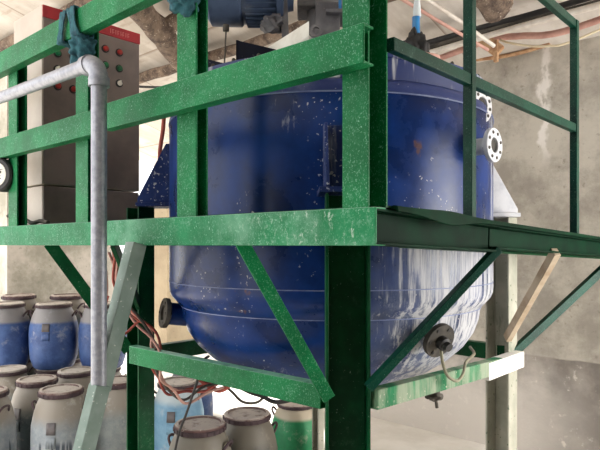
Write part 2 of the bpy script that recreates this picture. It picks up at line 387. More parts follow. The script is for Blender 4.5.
# a curled lip on the sheet's outer edge
sec = []
for i in range(61):
    y0 = 1.36 + i * .05; dz = .020 * math.exp(-((y0 - 1.66) / .15) ** 2); zz = rz_(y0)
    sec.append([b.verts.new(c) for c in ((-.90, y0, zz + .009), (PX + .008, y0, zz + .012), (PX + .02, y0, zz + .010 + dz * .4), (PX + .024, y0, zz - .004 - dz), (PX + .018, y0, zz - .006 - dz), (PX + .010, y0, zz + .004), (-.90, y0, zz + .001))])
for a, c in zip(sec, sec[1:]):
    for k2 in range(7): b.faces.new((a[k2], a[(k2 + 1) % 7], c[(k2 + 1) % 7], c[k2]))
b.faces.new(sec[0][::-1]); b.faces.new(sec[-1])
e = obj('deck_plate', b, M['green_dark'], plat); e['label'] = 'dark green deck sheet with a curled lip'
b = BM(); sweep(b, (-4.9, 1.64, 1.70), (-1.4, 1.64, 1.70), chan(.04, .09, .008)); obj('joist', b, M['green_deep'], plat)
b = BM(); sweep(b, (-2.85, 2.35, 1.70), (-4.9, 2.35, 1.70), chan(.04, .09, .008)); obj('joist', b, M['green_deep'], plat)
b = BM(); sweep(b, (-1.10, 1.72, rz_(1.72) - .05), (-1.10, 4.35, rz_(4.35) - .05), chan(.04, .09, .008)); obj('joist', b, M['green_deep'], plat)
def brace(p, q, prof, mat, up=(0, 0, 1), lab=None):
    b = BM(); sweep(b, p, q, prof, up); o = obj('brace', b, mat, plat, bevel=.0015)
    if lab: o['label'] = lab
AN = [(-.02, -.018), (.02, -.018), (.02, -.012), (-.012, -.012), (-.012, .022), (-.02, .022)]
brace((-1.44, 1.30, 1.66), at(329, 399, 2.03), rect(.014, .046), M['green'], (0, 0, 1))
brace((-.90, 2.07, 1.635), at(368, 388, 2.05), rect(.04, .028), M['rail_green'], (0, 0, 1))
brace((-2.87, 1.31, 1.66), (-2.70, 1.65, 1.10), rect(.02, .06), M['green_deep'])
brace((-.91, 3.76, 1.59), (-1.26, 3.06, 1.06), rect(.03, .045), M['rail_green'])
brace((-.91, 2.72, 1.62), (-1.25, 3.0, 1.16), rect(.03, .045), M['brace_pale'], lab='pale tan diagonal brace')
brace((-2.30, 1.33, 1.66), (-2.62, 1.66, 1.34), rect(.02, .05), M['green_deep'])

# ------------------------------------------------------------------ front railing
RB, RH = .052, .105
rail = thing('railing', (-1.0, PY + .03, Z1), 'bright green channel railing along the long edge of the platform', 'railing')
def cpost(x0, x1, y0, y1, z0, z1, name, par, mat, t=.008):
    """channel post: web facing out (-y), flanges going back, open to +x side as in an H section"""
    b = BM()
    box(b, x0, x1, y0, y0 + t, z0, z1); box(b, x0, x1, y1 - t, y1, z0, z1); box(b, x0, x0 + t, y0 + t, y1 - t, z0, z1)
    return obj(name, b, mat, par, bevel=.0015)
for x1, w, dpt in ((-.919, .088, .095), (-1.666, .112, .055), (-2.44, .112, .055), (-3.2, .112, .055), (-4.0, .112, .055)):
    cpost(x1 - w, x1, PY + .003, PY + .003 + dpt, Z1 if x1 < -1 else Z1, 2.72 if x1 < -1 else 2.9, 'post', rail, M['green'])
YR = PY - .046
def rail_piece(xa, xb, z, y=YR, h=RH, nm='mid_rail'):
    b = BM(); sweep(b, (xa, y, z), (xb, y, z), chan(.047, h, .007)); return obj(nm, b, M['green'], rail, bevel=.002)
rail_piece(-.896, -2.222, EYE + .527, YR - .004)
rail_piece(-2.30, -4.9, EYE + .522, YR + .002)
rail_piece(-.926, -4.9, EYE + .980, YR, .112, 'top_rail')
# rag wraps
def rag(xs, label, tailx, seed, hang=.13):
    b = BM(); zc = EYE + .980
    for (xa, wd, sk) in xs:
        n = 36; prev = None
        ring = []
        for i in range(n):
            t = i / n * 4; s, f = int(t), t - int(t)
            hy, hz = .032, .061
            cor = [(-hy, hz), (-hy, -hz), (hy, -hz), (hy, hz)]
            a, c2 = cor[s], cor[(s + 1) % 4]
            y = a[0] + (c2[0] - a[0]) * f; z = a[1] + (c2[1] - a[1]) * f
            fold = .004 * math.sin(i * 1.9 + seed)
            x = xa + sk * (z / .1)
            ww = wd * (1 + .18 * math.sin(i * .7 + seed))
            pts = []
            for j in range(7):
                u = (j / 6 - .5) * ww
                bul = 1.03 + fold * 8 + .05 * math.sin(j * 2.2 + i * .4)
                pts.append(b.verts.new((x + u, YR + .022 + y * bul, zc + z * bul)))
            ring.append(pts)
        for i in range(n):
            a, c2 = ring[i], ring[(i + 1) % n]
            for j in range(6): b.faces.new((a[j], a[j + 1], c2[j + 1], c2[j]))
    e0 = obj('rag', b, M['rag'], origin=(tailx, YR, zc - .1), sharp=180)
    so = e0.modifiers.new('thick', 'SOLIDIFY'); so.thickness = .006; so.offset = 1
    tag(e0, label, 'rag', 'rags tied on the green railing')
    # knot bunched below
    kb = BM(); bmesh.ops.create_icosphere(kb, subdivisions=4, radius=1)
    for v in kb.verts:
        d = v.co.copy(); nn = noise.noise(d * 1.8 + Vector((seed, 0, 0))) * .35 + noise.noise(d * 5 + Vector((0, seed, 0))) * .16 + .1 * math.sin(d.z * 13 + d.x * 6)
        v.co = Vector((tailx, YR + .028, zc - .055 - hang * .45)) + Vector((d.x * .06, d.y * .05, d.z * hang * .62)) * (1 + nn)
    obj('knot', kb, M['rag'], e0, sharp=180)
    return e0
rag([(-2.56, .05, .03), (-2.455, .06, -.03)], 'blue green rag knotted on the top rail beside the pipe elbow', -2.45, 1.3)
rag([(-1.70, .09, .0)], 'blue green rag wrapped round the top rail at the upper picture edge', -1.70, 4.1, .10)

# right railing: thin bars
rr = thing('railing', (-.91, 1.9, 1.765), 'thin dark green railing along the short side facing the plaster wall', 'railing')
for y in (1.863, 2.97):
    b = BM(); box(b, -.925, -.891, y - .016, y + .016, rz_(y) + .012, 2.73); obj('post', b, M['rail_green'], rr, bevel=.002)
for z, nm in ((EYE + .561, 'mid_rail'), (EYE + 1.062, 'top_rail')):
    b = BM(); box(b, -.921, -.895, 1.377, 2.97, z - .019, z + .019); obj(nm, b, M['rail_green'], rr, bevel=.002)

# ------------------------------------------------------------------ tank stand
CX, CY = -1.304, 1.694
LX, LY = -2.66, 1.694
RX, RY = -1.304, 3.05
BX, BY = -2.625, 3.08
stand = thing('tank_stand', (-1.98, 2.37, 0), 'green steel column stand with a low ring beam carrying the blue tank', 'stand')
def hcol(cx, cy, ang, w, d, z1, mat, nm='column', t=.01):
    b = BM(); ca, sa = math.cos(ang), math.sin(ang)
    def rb(x0, x1, y0, y1, z0, zz):
        n0 = len(b.verts); box(b, x0, x1, y0, y1, z0, zz); b.verts.ensure_lookup_table()
        for v in b.verts[n0:]:
            x, y = v.co.x, v.co.y; v.co.x = cx + x * ca - y * sa; v.co.y = cy + x * sa + y * ca
    rb(-w / 2, -w / 2 + t, -d / 2, d / 2, 0, z1); rb(w / 2 - t, w / 2, -d / 2, d / 2, 0, z1); rb(-w / 2 + t, w / 2 - t, d / 2 - t, d / 2, 0, z1)
    rb(-w / 2 - .04, w / 2 + .04, -d / 2 - .04, d / 2 + .04, .001, .012)
    return obj(nm, b, mat, stand, bevel=.002)
camang = math.atan2(.672, .741)
hcol(CX, CY, camang, .160, .10, 1.835, M['green_deep'])
b = hcol(LX, LY, 0, .115, .095, 1.845, M['green_deep'])
o = hcol(RX, RY, 0, .128, .112, 1.797, M['post_pale']); o['label'] = 'pale column with flaking paint, side light in its colour'  # paler than the green columns: strong light put into the colour
hcol(BX, BY, 0, .06, .06, 1.83, M['post_pale'])['label'] = 'pale flaking rear column'
def ring(p, q, h, mat, lab=None):
    b = BM(); sweep(b, p, q, rect(.05, h)); o = obj('ring_beam', b, mat, stand, bevel=.003)
    if lab: o['label'] = lab
ring((LX + .05, LY - .074, 1.098), (CX - .06, CY - .055, 1.098), .088, M['green'])
ring((CX + .088, CY + .035, 1.096), (RX + .082, RY + .02, 1.042), .072, M['green_dusty'], 'dusty green beam on the wall side')
b = BM(); ya = on_x(489, 365, RX + .11).y; box(b, RX + .053, RX + .112, ya, RY + .03, 1.004, 1.088); obj('beam_wrap', b, M['lime'], stand, bevel=.004)['label'] = 'white sleeve wrapped on the beam end'
ring((RX, RY + .07, 1.06), (BX, BY + .07, 1.06), .088, M['green_deep'])
ring((BX - .07, BY, 1.06), (LX - .07, LY, 1.06), .088, M['green_deep'])

# ------------------------------------------------------------------ tank
T0 = (TX, TY, .92)
tank = thing('tank', T0, 'large blue round mixing tank on lugs inside the green frame', 'tank')
O = Vector((TX, TY, 0))
b = BM()
dish = [(0, .925), (.15, .930), (.30, .952), (.42, .985), (.53, 1.035), (.62, 1.095), (.69, 1.16), (.735, 1.225), (.758, 1.29), (.766, 1.345)]
lathe(b, dish + [(.772, 1.352), (.79, 1.372), (.815, 1.40), (.824, 1.425), (TR, 1.45), (TR, 1.7), (TR, 2.0), (TR, 2.245), (TR - .002, 2.25)], O, n=128)
obj('shell', b, M['tank'], tank, sharp=50)
b = BM(); lathe(b, [(TR - .001, 2.25), (TR, 2.265), (TR - .012, 2.292), (TR - .035, 2.308), (TR - .05, 2.312), (.3, 2.312)], O, n=128, cap=False); obj('shoulder', b, M['knuckle'], tank, sharp=60)
def hoop(z, w, out, mat, nm='weld_seam', r=TR):
    b = BM(); lathe(b, [(r - .01, z - w), (r + out, z - w * .5), (r + out, z + w * .5), (r - .01, z + w)], O, n=128, cap=False); obj(nm, b, mat, tank, sharp=60)
hoop(2.248, .005, .0035, M['seam']); hoop(1.472, .0035, .002, M['seam']); hoop(1.349, .004, .003, M['seam'], r=.768)
b = BM(); lathe(b, [(.77, 2.305), (.785, 2.312), (.785, 2.395), (.80, 2.397), (.80, 2.412), (.60, 2.45), (.3, 2.50), (0, 2.515)], O, n=128, cap=False); lid = obj('lid', b, M['rim'], tank, sharp=40)
for i in range(40):
    a = i / 40 * 2 * math.pi; b = BM(); lathe(b, [(.009, 0), (.009, .014), (.005, .02)], O + Vector((math.cos(a) * .785, math.sin(a) * .785, 2.408)), n=6); obj('bolt', b, M['iron'], lid)
# lugs
def lug(cx, cy, mat, z0, h, half=.065, ext=.05, top=.03, web=False, name='lug'):
    d = (Vector((cx, cy, 0)) - O).normalized(); s = Vector((-d.y, d.x, 0)); rr = (Vector((cx, cy, 0)) - O).length
    b = BM()
    for k2 in (-1, 1):
        c0 = s * (half * k2); r0 = math.sqrt(TR ** 2 - half ** 2) - .01
        pts = [(r0, z0), (rr + ext, z0), (rr + ext, z0 + .02), (r0 + top, z0 + h), (r0, z0 + h)]
        a = [b.verts.new(O + d * r + c0 + s * .006 + Vector((0, 0, z))) for r, z in pts]
        c2 = [b.verts.new(O + d * r + c0 - s * .006 + Vector((0, 0, z))) for r, z in pts]
        n = len(pts); b.faces.new(a); b.faces.new(c2[::-1])
        for i in range(n): b.faces.new((a[i], c2[i], c2[(i + 1) % n], a[(i + 1) % n]))
    p = O + d * (TR - .03) + Vector((0, 0, z0 - .012)); q = O + d * (rr + ext + .005) + Vector((0, 0, z0 - .012))
    sweep(b, p, q, rect(half * 2 + .06, .02))
    if web: sweep(b, O + d * (TR + .02) + Vector((0, 0, z0)), O + d * (TR + .02) + Vector((0, 0, z0 + h)), rect(half * 2, .008), d)  # plate added to stand in for the shadow between the gussets
    return obj(name, b, mat, tank, bevel=.002)
lug(CX, CY, M['lug_blue'], 1.860, .25, .074, .06, .09, True); lug(LX, LY, M['lug_blue'], 1.868, .30, .065, .0)
lug(RX, RY, M['flange'], 1.82, .26, .065, .06, .04)['label'] = 'pale lug with the strong side light in its colour'  # white instead of lug blue: light from the right put into the colour
lug(BX, BY, M['lug_blue'], 1.855, .30)
# nozzles and flanges
def flange(par, c, ax, r, mat, nm, th=.02, bolts=8, hole=.45, pipe=None, boltmat=None, label=None):
    ax = Vector(ax).normalized(); c = Vector(c); b = BM()
    disc(b, c, ax, r, th, 40, r * hole)
    if pipe: lathe(b, [(r * hole * 1.1, 0), (r * hole * 1.1, -pipe)], c + ax * .002, ax, 32, False)
    o = obj(nm, b, mat, par, bevel=.002)
    if label: o['label'] = label
    s = ax.orthogonal().normalized(); u = ax.cross(s)
    for i in range(bolts):
        a = i / bolts * 2 * math.pi + .3
        bb = BM(); lathe(bb, [(r * .10, -.006), (r * .10, th + .003)], c + (s * math.cos(a) + u * math.sin(a)) * r * .76, ax, 10); obj('bolt', bb, boltmat or M['iron'], o)
    bb = BM(); lathe(bb, [(r * hole * .99, 0), (r * hole * .99, th * .5)], c, ax, 24); obj('bore_plug', bb, boltmat or M['iron'], o)
    return o
side = Vector((.741, .672, 0))
dr = (side * .72 - CF * .69).normalized()
flange(tank, O + dr * (TR + .075) + Vector((0, 0, EYE + .42)), dr, .072, M['flange'], 'nozzle_flange', pipe=.09, label='pale pipe flange high on the wall side')
d2 = (side * .99 + CF * .02).normalized()
flange(tank, at(479, 106, 2.62), side * .66 - CF * .75, .077, M['flange'], 'nozzle_flange', hole=.5, pipe=.16, bolts=10, label='larger white flange at the lid rim')
# bottom thermowell flange, facing the camera on the dish
fc = at(437, 339, 2.39); fa = Vector((fc.x - TX, fc.y - TY, -.30)).normalized()
fo = flange(tank, fc, fa, .074, M['iron'], 'thermometer_flange', th=.022, bolts=6, hole=.3, pipe=.22, boltmat=M['black'], label='dark iron flange on the dished bottom')
b = BM(); lathe(b, [(.028, .02), (.028, .05), (.018, .055), (.018, .075)], fc, fa, 16); obj('probe_head', b, M['black'], fo)
# left outlet pipe with flange
pl = at(165, 313, 2.88); pr = at(215, 318, 3.0)
dl = (pl - pr).normalized()
b = BM(); lathe(b, [(.055, 0), (.055, (pl - pr).length - .02)], pr, dl, 32); o = obj('outlet_pipe', b, M['tank'], tank)
flange(tank, pl - dl * .012, dl, .074, M['iron'], 'outlet_flange', th=.024, bolts=6, hole=.5)
# boxes on the lid
b = BM()
def prism(bm, poly, d):
    a = [bm.verts.new(p) for p in poly]; c2 = [bm.verts.new(Vector(p) + d) for p in poly]; n = len(poly)
    bm.faces.new(a); bm.faces.new(c2[::-1])
    for i in range(n): bm.faces.new((a[i], c2[i], c2[(i + 1) % n], a[(i + 1) % n]))
prism(b, [at(236, 40, 2.75), at(236, 98, 2.75), at(312, 98, 2.75), at(283, 51, 2.75)], CF * .03)
prism(b, [at(236, 40, 2.75), at(236, 98, 2.75), at(245, 98, 2.95), at(245, 46, 2.95)], CR * .01)
obj('hatch_gusset', b, M['navy'], tank)
b = BM(); prism(b, [at(203, 58, 2.78), at(203, 105, 2.78), at(236, 105, 2.72), at(236, 66, 2.72)], CF * .35); obj('hatch_box', b, M['navy'], tank)

# ------------------------------------------------------------------ drive on the lid
mb = at(265, 60, 2.95); mb.z = 2.49
drive = thing('mixer_drive', mb, 'blue grey motor with grey gearbox standing over the tank lid', 'motor')
mc = at(247, -8, 2.95); ax = CR.copy()
b = BM()
R0 = .165
lathe(b, [(R0 * .94, -.02), (R0 * .94, .17)], mc, ax, 40)
for i in range(36):
    a = i / 36 * 2 * math.pi; s = Vector((0, 0, 1)); u = CF
    d = s * math.cos(a) + u * math.sin(a); t = ax.cross(d)
    p = mc + d * (R0 * .95); n0 = []
    prism(b, [p + t * .003, p - t * .003, p - t * .002 + d * .014, p + t * .002 + d * .014], ax * .15)
obj('motor_body', b, M['motor'], drive)
b = BM(); lathe(b, [(.02, -.205), (R0 * .8, -.20), (R0 * 1.0, -.18), (R0 * 1.02, -.03), (R0 * .96, -.02)], mc, ax, 40); obj('fan_cowl', b, M['motor'], drive)
b = BM(); lathe(b, [(R0 * 1.05, .155), (R0 * 1.05, .185), (.10, .19), (.09, .235)], mc, ax, 40); obj('end_flange', b, M['motor'], drive)
b = BM(); p0 = at(274, 24, 2.9); bmesh.ops.create_icosphere(b, subdivisions=3, radius=1)
for v in b.verts:
    d = v.co.copy(); v.co = p0 + (CR * d.x * .06 + CF * d.y * .06 + Vector((0, 0, d.z * .045))) * (1 + .6 * noise.noise(d * 2))
obj('gear_nose', b, M['gear'], drive)
b = BM(); sweep(b, at(279, -30, 2.9), at(283, 62, 2.9), chan(.035, .06, .008), CF); obj('stand_leg', b, M['gear'], drive)
b = BM(); q0 = at(300, -60, 2.92)
def cbox(bm, c, w, d, h):
    c = Vector(c); prism(bm, [c - CR * w / 2 - CF * d / 2 + Vector((0, 0, z)) + CR * 0 for z in (-h / 2, h / 2)] [:1] + [c + CR * w / 2 - CF * d / 2 - Vector((0, 0, h / 2)), c + CR * w / 2 - CF * d / 2 + Vector((0, 0, h / 2)), c - CR * w / 2 - CF * d / 2 + Vector((0, 0, h / 2))], CF * d)
cbox(b, at(310, -8, 3.0), .13, .2, .22); cbox(b, at(330, 2, 3.0), .16, .22, .12); obj('gearbox', b, M['gear'], drive, bevel=.006)
b = BM(); cbox(b, at(327, 30, 2.95), .12, .16, .22); cbox(b, at(335, 18, 2.93), .10, .2, .02); obj('bearing_housing', b, M['gear'], drive, bevel=.005)
b = BM(); lathe(b, [(.03, 0), (.03, .02), (.018, .02), (.018, 0), (.03, 0)], at(316, 32, 2.80), -CF, 20, False); obj('shaft_collar', b, M['gear'], drive)
b = BM(); lathe(b, [(.045, 0), (.045, .5)], at(316, 85, 2.98) * 1.0, (0, 0, 1), 24); obj('mixer_shaft', b, M['gear'], drive)
b = BM(); cbox(b, at(340, 4, 2.86), .014, .01, .05); obj('blue_tag', b, M['bottle_blue'], drive)
b = BM(); g0 = at(226, 25, 2.9); tube(b, [g0, g0 - Vector((0, 0, .03))], .016, 12); tube(b, [g0 - Vector((0, 0, .03)), at(224, 72, 2.9)], .004, 8); obj('hanging_rod', b, M['iron'], drive)
# bent white sheet leaning on the lid
b = BM(); sh = .006
a0, a1, a2, a3 = at(268, 47, 2.80), at(309, 21, 2.50), at(309, 35, 2.46), at(281, 56, 2.74)
a4, a5 = at(322, 46, 2.55), at(300, 72, 2.66)
prism(b, [a0, a1, a2, a3], Vector((0, .0, 0)) + CF * sh); prism(b, [a3, a2, a4, a5], CF * sh)
a6, a7 = at(312, 95, 2.72), at(290, 98, 2.70)
prism(b, [a3, a2, a6, a7], CF * .02)
tag(obj('sheet_guard', b, M['white'], origin=a7), 'bent white sheet guard leaning between motor and top rail of the tank', 'guard')

# dark valve bundle with blue-and-white sleeve on the lid
vb = at(416, 78, 2.75)
valve = thing('hose_valve', vb, 'dark wrapped hose valve with blue sleeve on the tank lid', 'valve')
b = BM(); bmesh.ops.create_icosphere(b, subdivisions=4, radius=1)
for v in b.verts:
    d = v.co.copy(); nn = .3 * noise.noise(d * 2.2) + .18 * noise.noise(d * 6)
    v.co = at(415, 52, 2.75) + (CR * d.x * .062 + CF * d.y * .06 + Vector((0, 0, d.z * .095))) * (1 + nn)
obj('wrapped_body', b, M['black'], valve, sharp=180)
b = BM(); lathe(b, [(.032, 0), (.032, .09)], vb - Vector((0, 0, .03)), (0, 0, 1), 20); obj('stub_pipe', b, M['iron'], valve)
b = BM(); lathe(b, [(.018, 0), (.018, .085)], at(416, 35, 2.75), (0, 0, 1), 20); obj('sleeve', b, M['bottle_blue'], valve)
b = BM(); lathe(b, [(.019, 0), (.017, .05), (.012, .09), (.012, .3)], at(417, 17, 2.75), (0, 0, 1), 20); obj('hose', b, M['bottle_clear'], valve)
b = BM(); tube(b, smooth_path([at(411, 50, 2.68), at(425, 54, 2.66), at(438, 57, 2.7), at(433, 62, 2.75)]), .010, 8); obj('wire', b, M['wire_pink'], valve)
b = BM(); bmesh.ops.create_icosphere(b, subdivisions=3, radius=1)
for v in b.verts:
    d = v.co.copy(); v.co = at(433, 74, 2.72) + (CR * d.x * .055 + CF * d.y * .05 + Vector((0, 0, d.z * .024))) * (1 + .3 * noise.noise(d * 2.5))
tag(obj('cloth_pad', b, M['lime'], origin=at(433, 79, 2.72), sharp=180), 'crumpled white cloth on the tank rim below the wrapped valve', 'cloth')

# ------------------------------------------------------------------ control cabinet
kx, ky = -3.30, 1.464
cab = thing('control_cabinet', (kx - .19, ky + .315, 1.758), 'beige steel control cabinet with red header and push buttons', 'cabinet')
KW, KD = .63, .39
b = BM(); box(b, kx - KD, kx, ky, ky + KW, 1.995, 3.014); obj('case', b, M['cab'], cab, bevel=.004)
b = BM(); box(b, kx - KD + .005, kx - .004, ky + .004, ky + KW - .004, 1.758, 1.988); obj('plinth', b, M['cab'], cab, bevel=.004)
b = BM(); box(b, kx, kx + .006, ky + .008, ky + KW - .006, 2.0, 2.94); dr_ = obj('door', b, M['cab_front'], cab, bevel=.002)
b = BM(); box(b, kx - .004, kx + .004, ky + .008, ky + KW - .006, 1.762, 1.984); obj('plinth_cover', b, M['cab_front'], cab, bevel=.002)
b = BM(); box(b, kx, kx + .008, ky + .002, ky + KW, 2.944, 3.012); obj('header_strip', b, M['red_strip'], cab, bevel=.001)
b = BM(); rs = random.Random(3)
for u0 in (.13, .175, .235, .28, .42, .455, .49, .525):
    for q in range(4):
        if q % 2: box(b, kx + .008, kx + .0088, ky + u0 + rs.uniform(0, .02), ky + u0 + .003 + rs.uniform(.02, .024), 2.962 + q * .008, 2.965 + q * .008)
        else: box(b, kx + .008, kx + .0088, ky + u0 + q * .007, ky + u0 + q * .007 + .004, 2.962, 2.990)
obj('lettering', b, M['pale_print'], cab)
def button(u, z, m, nm):
    b = BM(); c0 = Vector((kx + .006, ky + u, EYE + z))
    lathe(b, [(.024, 0), (.024, .006), (.019, .008)], c0, (1, 0, 0), 20); base = obj(nm, b, M['black'], cab)
    b = BM()
    if nm == 'selector_switch':
        lathe(b, [(.016, .006), (.015, .016)], c0, (1, 0, 0), 20); box(b, c0.x + .014, c0.x + .026, c0.y - .004, c0.y + .004, c0.z - .015, c0.z + .015)
    else: lathe(b, [(.017, .006), (.016, .018), (.010, .022)], c0, (1, 0, 0), 20)
    obj('cap', b, m, base)
for u in (.385, .48):
    button(u, 1.205, M['red'], 'indicator_lamp'); button(u, 1.105, M['greenlamp'], 'push_button'); button(u, 1.012, M['white'], 'selector_switch')
for u in (.086, .18):
    button(u, 1.205, M['red'], 'indicator_lamp'); button(u, 1.105, M['greenlamp'], 'push_button'); button(u, 1.012, M['white'], 'selector_switch'); button(u, .915, M['red'], 'push_button')
# loose scraps at its foot
b = BM()
pth = [on_y(x, y, 1.40) for x, y in ((8, 216), (14, 213), (17, 221), (24, 219), (32, 223), (40, 221), (48, 224))]
for p in pth: p.z = max(p.z, 1.771)
tube(b, smooth_path(pth, 5), .011, 7)
tag(obj('scrap_hose', b, M['iron'], origin=pth[0], sharp=80), 'dusty grey scrap of hose lying on the deck before the cabinet', 'hose')

# pressure / power meter on the railing post
mc_ = on_y(0, 175, 1.25); mx = Vector((.45, -.9, 0)).normalized()
met = thing('meter', mc_ - Vector((0, 0, .09)), 'round black meter with pale dial on the green railing', 'meter')
b = BM(); lathe(b, [(.070, -.06), (.088, -.05), (.092, .045), (.084, .055), (.064, .056)], mc_ - mx * .03, mx, 40); obj('case', b, M['black'], met)
b = BM(); fcx = mc_ + mx * .0262 ; lathe(b, [(.064, 0), (.063, .002)], fcx, mx, 40); dl_ = obj('dial', b, M['white'], met)
ms = Vector((0, 0, 1)).cross(mx).normalized()
b = BM()
def dbox(bm, u, w, z, h):
    o_ = fcx + mx * .0022 + ms * u + Vector((0, 0, z)); prism(bm, [o_ - ms * w / 2 - Vector((0, 0, h / 2)), o_ + ms * w / 2 - Vector((0, 0, h / 2)), o_ + ms * w / 2 + Vector((0, 0, h / 2)), o_ - ms * w / 2 + Vector((0, 0, h / 2))], mx * .001)
for i in range(6): dbox(b, -.03 + i * .012, .008, .012, .014)
dbox(b, 0, .085, .026, .003); dbox(b, 0, .06, -.006, .003)
for i in range(5): dbox(b, -.03 + i * .014, .009, -.022, .006)
obj('dial_marks', b, M['iron'], dl_)

# ------------------------------------------------------------------ leaning strut and pipe handrail
s0 = Vector((-2.012, 1.262, 1.655)); sd = Vector((0, -.150, -.53)).normalized()
L2 = (1.655 - .0) / -sd.z
strut = thing('leaning_strut', s0 + sd * L2, 'grey steel strut leaning against the platform edge beside the pipe', 'strut')
mid = s0 + sd * .565
b = BM(); sweep(b, s0, mid, [(-.03, -.03), (.03, -.03), (.03, .03), (-.03, .03)], (1, 0, 0)); obj('upper_bar', b, M['strut'], strut, bevel=.002)
b = BM(); sweep(b, mid + Vector((.012, -.006, .02)), s0 + sd * L2, [(-.028, -.028), (.03, -.028), (.03, .03), (-.028, .03)], (1, 0, 0)); obj('lower_bar', b, M['strut'], strut, bevel=.002)
pz = EYE + .682
pb = at(99, 387, 2.16); pb2 = Vector((pb.x, pb.y, pz))
hr = thing('pipe_handrail', pb, 'galvanised pipe handrail with elbow in front of the green railing', 'handrail')
b = BM(); tube(b, [pb, pb2 - Vector((0, 0, .07))], .0285, 24); obj('upright_pipe', b, M['galv'], hr, sharp=50)
dxp = Vector((-1, .0, .022)).normalized()
b = BM(); tube(b, [pb2 + dxp * .07, pb2 + dxp * 2.2], .0265, 24); obj('level_pipe', b, M['galv'], hr, sharp=50)
b = BM(); R_ = .075; pts = []
for i in range(11):
    a = i / 10 * math.pi / 2
    pts.append(pb2 + Vector((-R_ + R_ * math.cos(a), 0, -R_ + R_ * math.sin(a))))
tube(b, pts, .034, 24); tube(b, [pts[0] - Vector((0, 0, .02)), pts[0] + Vector((0, 0, .012))], .038, 24); tube(b, [pts[-1] + Vector((-.02, 0, 0)), pts[-1] + Vector((.012, 0, 0))], .038, 24)
obj('elbow', b, M['galv'], hr, sharp=50)

# ------------------------------------------------------------------ drums
def drum_proto(R, H, mat, lidmat, panel=True):
    root = bpy.data.objects.new('drum', None); COL.objects.link(root); root['base'] = [0, 0, 0]; root.empty_display_size = .1
    s = H / .63; r = R / .2
    b = BM(); lathe(b, [(.10 * r, .0), (.150 * r, .0), (.166 * r, .015), (.190 * r, .09), (.198 * r, .19), (.2 * r, .30), (.196 * r, .40 * s), (.182 * r, .47 * s), (.165 * r, .53 * s), (.148 * r, .565 * s), (.141 * r, .585 * s), (.134 * r, .59 * s), (.134 * r, .61 * s)], n=40)
    obj('body', b, mat, root, sharp=50)
    b = BM(); lathe(b, [(.136 * r, .592 * s), (.146 * r, .594 * s), (.146 * r, .624 * s), (.140 * r, .631 * s), (.122 * r, .632 * s), (.118 * r, .622 * s), (0, .624 * s)], n=40)
    obj('lid', b, lidmat, root, sharp=40)
    b = BM(); lathe(b, [(.144 * r, .588 * s), (.150 * r, .592 * s), (.151 * r, .612 * s), (.147 * r, .616 * s)], n=40, cap=False)
    for i in range(24):
        a = i / 24 * 2 * math.pi; c0 = Vector((math.cos(a), math.sin(a), 0))
        t = Vector((-c0.y, c0.x, 0)); p = c0 * (.149 * r) + Vector((0, 0, .592 * s))
        prism(b, [p - t * .004, p + t * .004, p + t * .004 + c0 * .005, p - t * .004 + c0 * .005], Vector((0, 0, .024 * s)))
    obj('clamp_band', b, M['lid_band'], root, sharp=40)
    for k2 in (-1, 1):
        b = BM(); c0 = Vector((k2 * .165 * r, 0, .50 * s)); tube(b, smooth_path([c0 + Vector((0, -.045, 0)), c0 + Vector((k2 * .022, -.03, .035)), c0 + Vector((k2 * .026, 0, .045)), c0 + Vector((k2 * .022, .03, .035)), c0 + Vector((0, .045, 0))], 4), .008, 7)
        obj('handle', b, M['lid_band'], root, sharp=60)
    if panel:
        for (z0, z1, w) in ((.375 * s, .45 * s, .24), (.29 * s, .36 * s, .24)):
            b = BM(); n = 6; va = []
            for i in range(n + 1):
                a = -math.pi / 2 + (i / n - .5) * w * 1.3
                for z in (z0, z1):
                    rr2 = (.2 - .006 * max(0, (z / s - .36)) / .04 * .6) * r if z / s > .36 else .2015 * r
                    rr2 = {True: .1905 * r, False: .1995 * r}[z / s > .44] if z / s > .37 else .2015 * r
                    va.append(b.verts.new((math.cos(a) * rr2, math.sin(a) * rr2, z)))
            for i in range(n): b.faces.new((va[2 * i], va[2 * i + 2], va[2 * i + 3], va[2 * i + 1]))
            o = obj('label_panel', b, mat if z0 < .33 * s else M['panel'], root)
            so = o.modifiers.new('thick', 'SOLIDIFY'); so.thickness = .006; so.offset = 0
    return root
def dup(root, loc, rz):
    r = root.copy(); COL.objects.link(r); r.location = loc; r.rotation_euler = (0, 0, rz)
    for ch in list(root.children):
        c = ch.copy(); COL.objects.link(c); c.parent = r
        for g in ch.children:
            d = g.copy(); COL.objects.link(d); d.parent = c
    return r
protos = {}
GR = 'plastic drums on the workshop floor'
def drum(px, d, H, mat, lid, label, z=0., R=.195, rot=None, panel=True):
    key = (R, H, mat, lid, panel); p = at(px, 245, d); p.z = z
    rz = camang + (rot if rot is not None else random.uniform(-.4, .4))
    if key not in protos:
        o = protos[key] = drum_proto(R, H, M[mat], M[lid], panel); o.location = p; o.rotation_euler = (0, 0, rz)
    else: o = dup(protos[key], p, rz)
    tag(o, label, 'drum', GR)
    return o
LH = .575
for px, d, lab in ((6, 5.15, 'lower drum under the leftmost upper blue drum'), (54, 5.15, 'lower drum under the upper blue drum left of the pipe'), (103, 5.15, 'lower drum under the upper blue drum behind the pipe'),
                   (19, 5.58, 'lower drum of the rear stack at the left edge'), (67, 5.58, 'lower drum of the rear stack behind the pipe side')):
    drum(px, d, LH, 'd_dark', 'lid_grey', lab, R=.2, panel=False)
drum(6, 5.15, .565, 'd_blue', 'lid_grey', 'upper blue drum at the left edge with a square label panel', LH, .205, .0)
drum(54, 5.15, .565, 'd_blue', 'lid_grey', 'upper blue drum just left of the galvanised pipe', LH, .205, .06)
drum(103, 5.15, .565, 'd_blue', 'lid_grey', 'upper blue drum half hidden behind the galvanised pipe', LH, .205, .3)
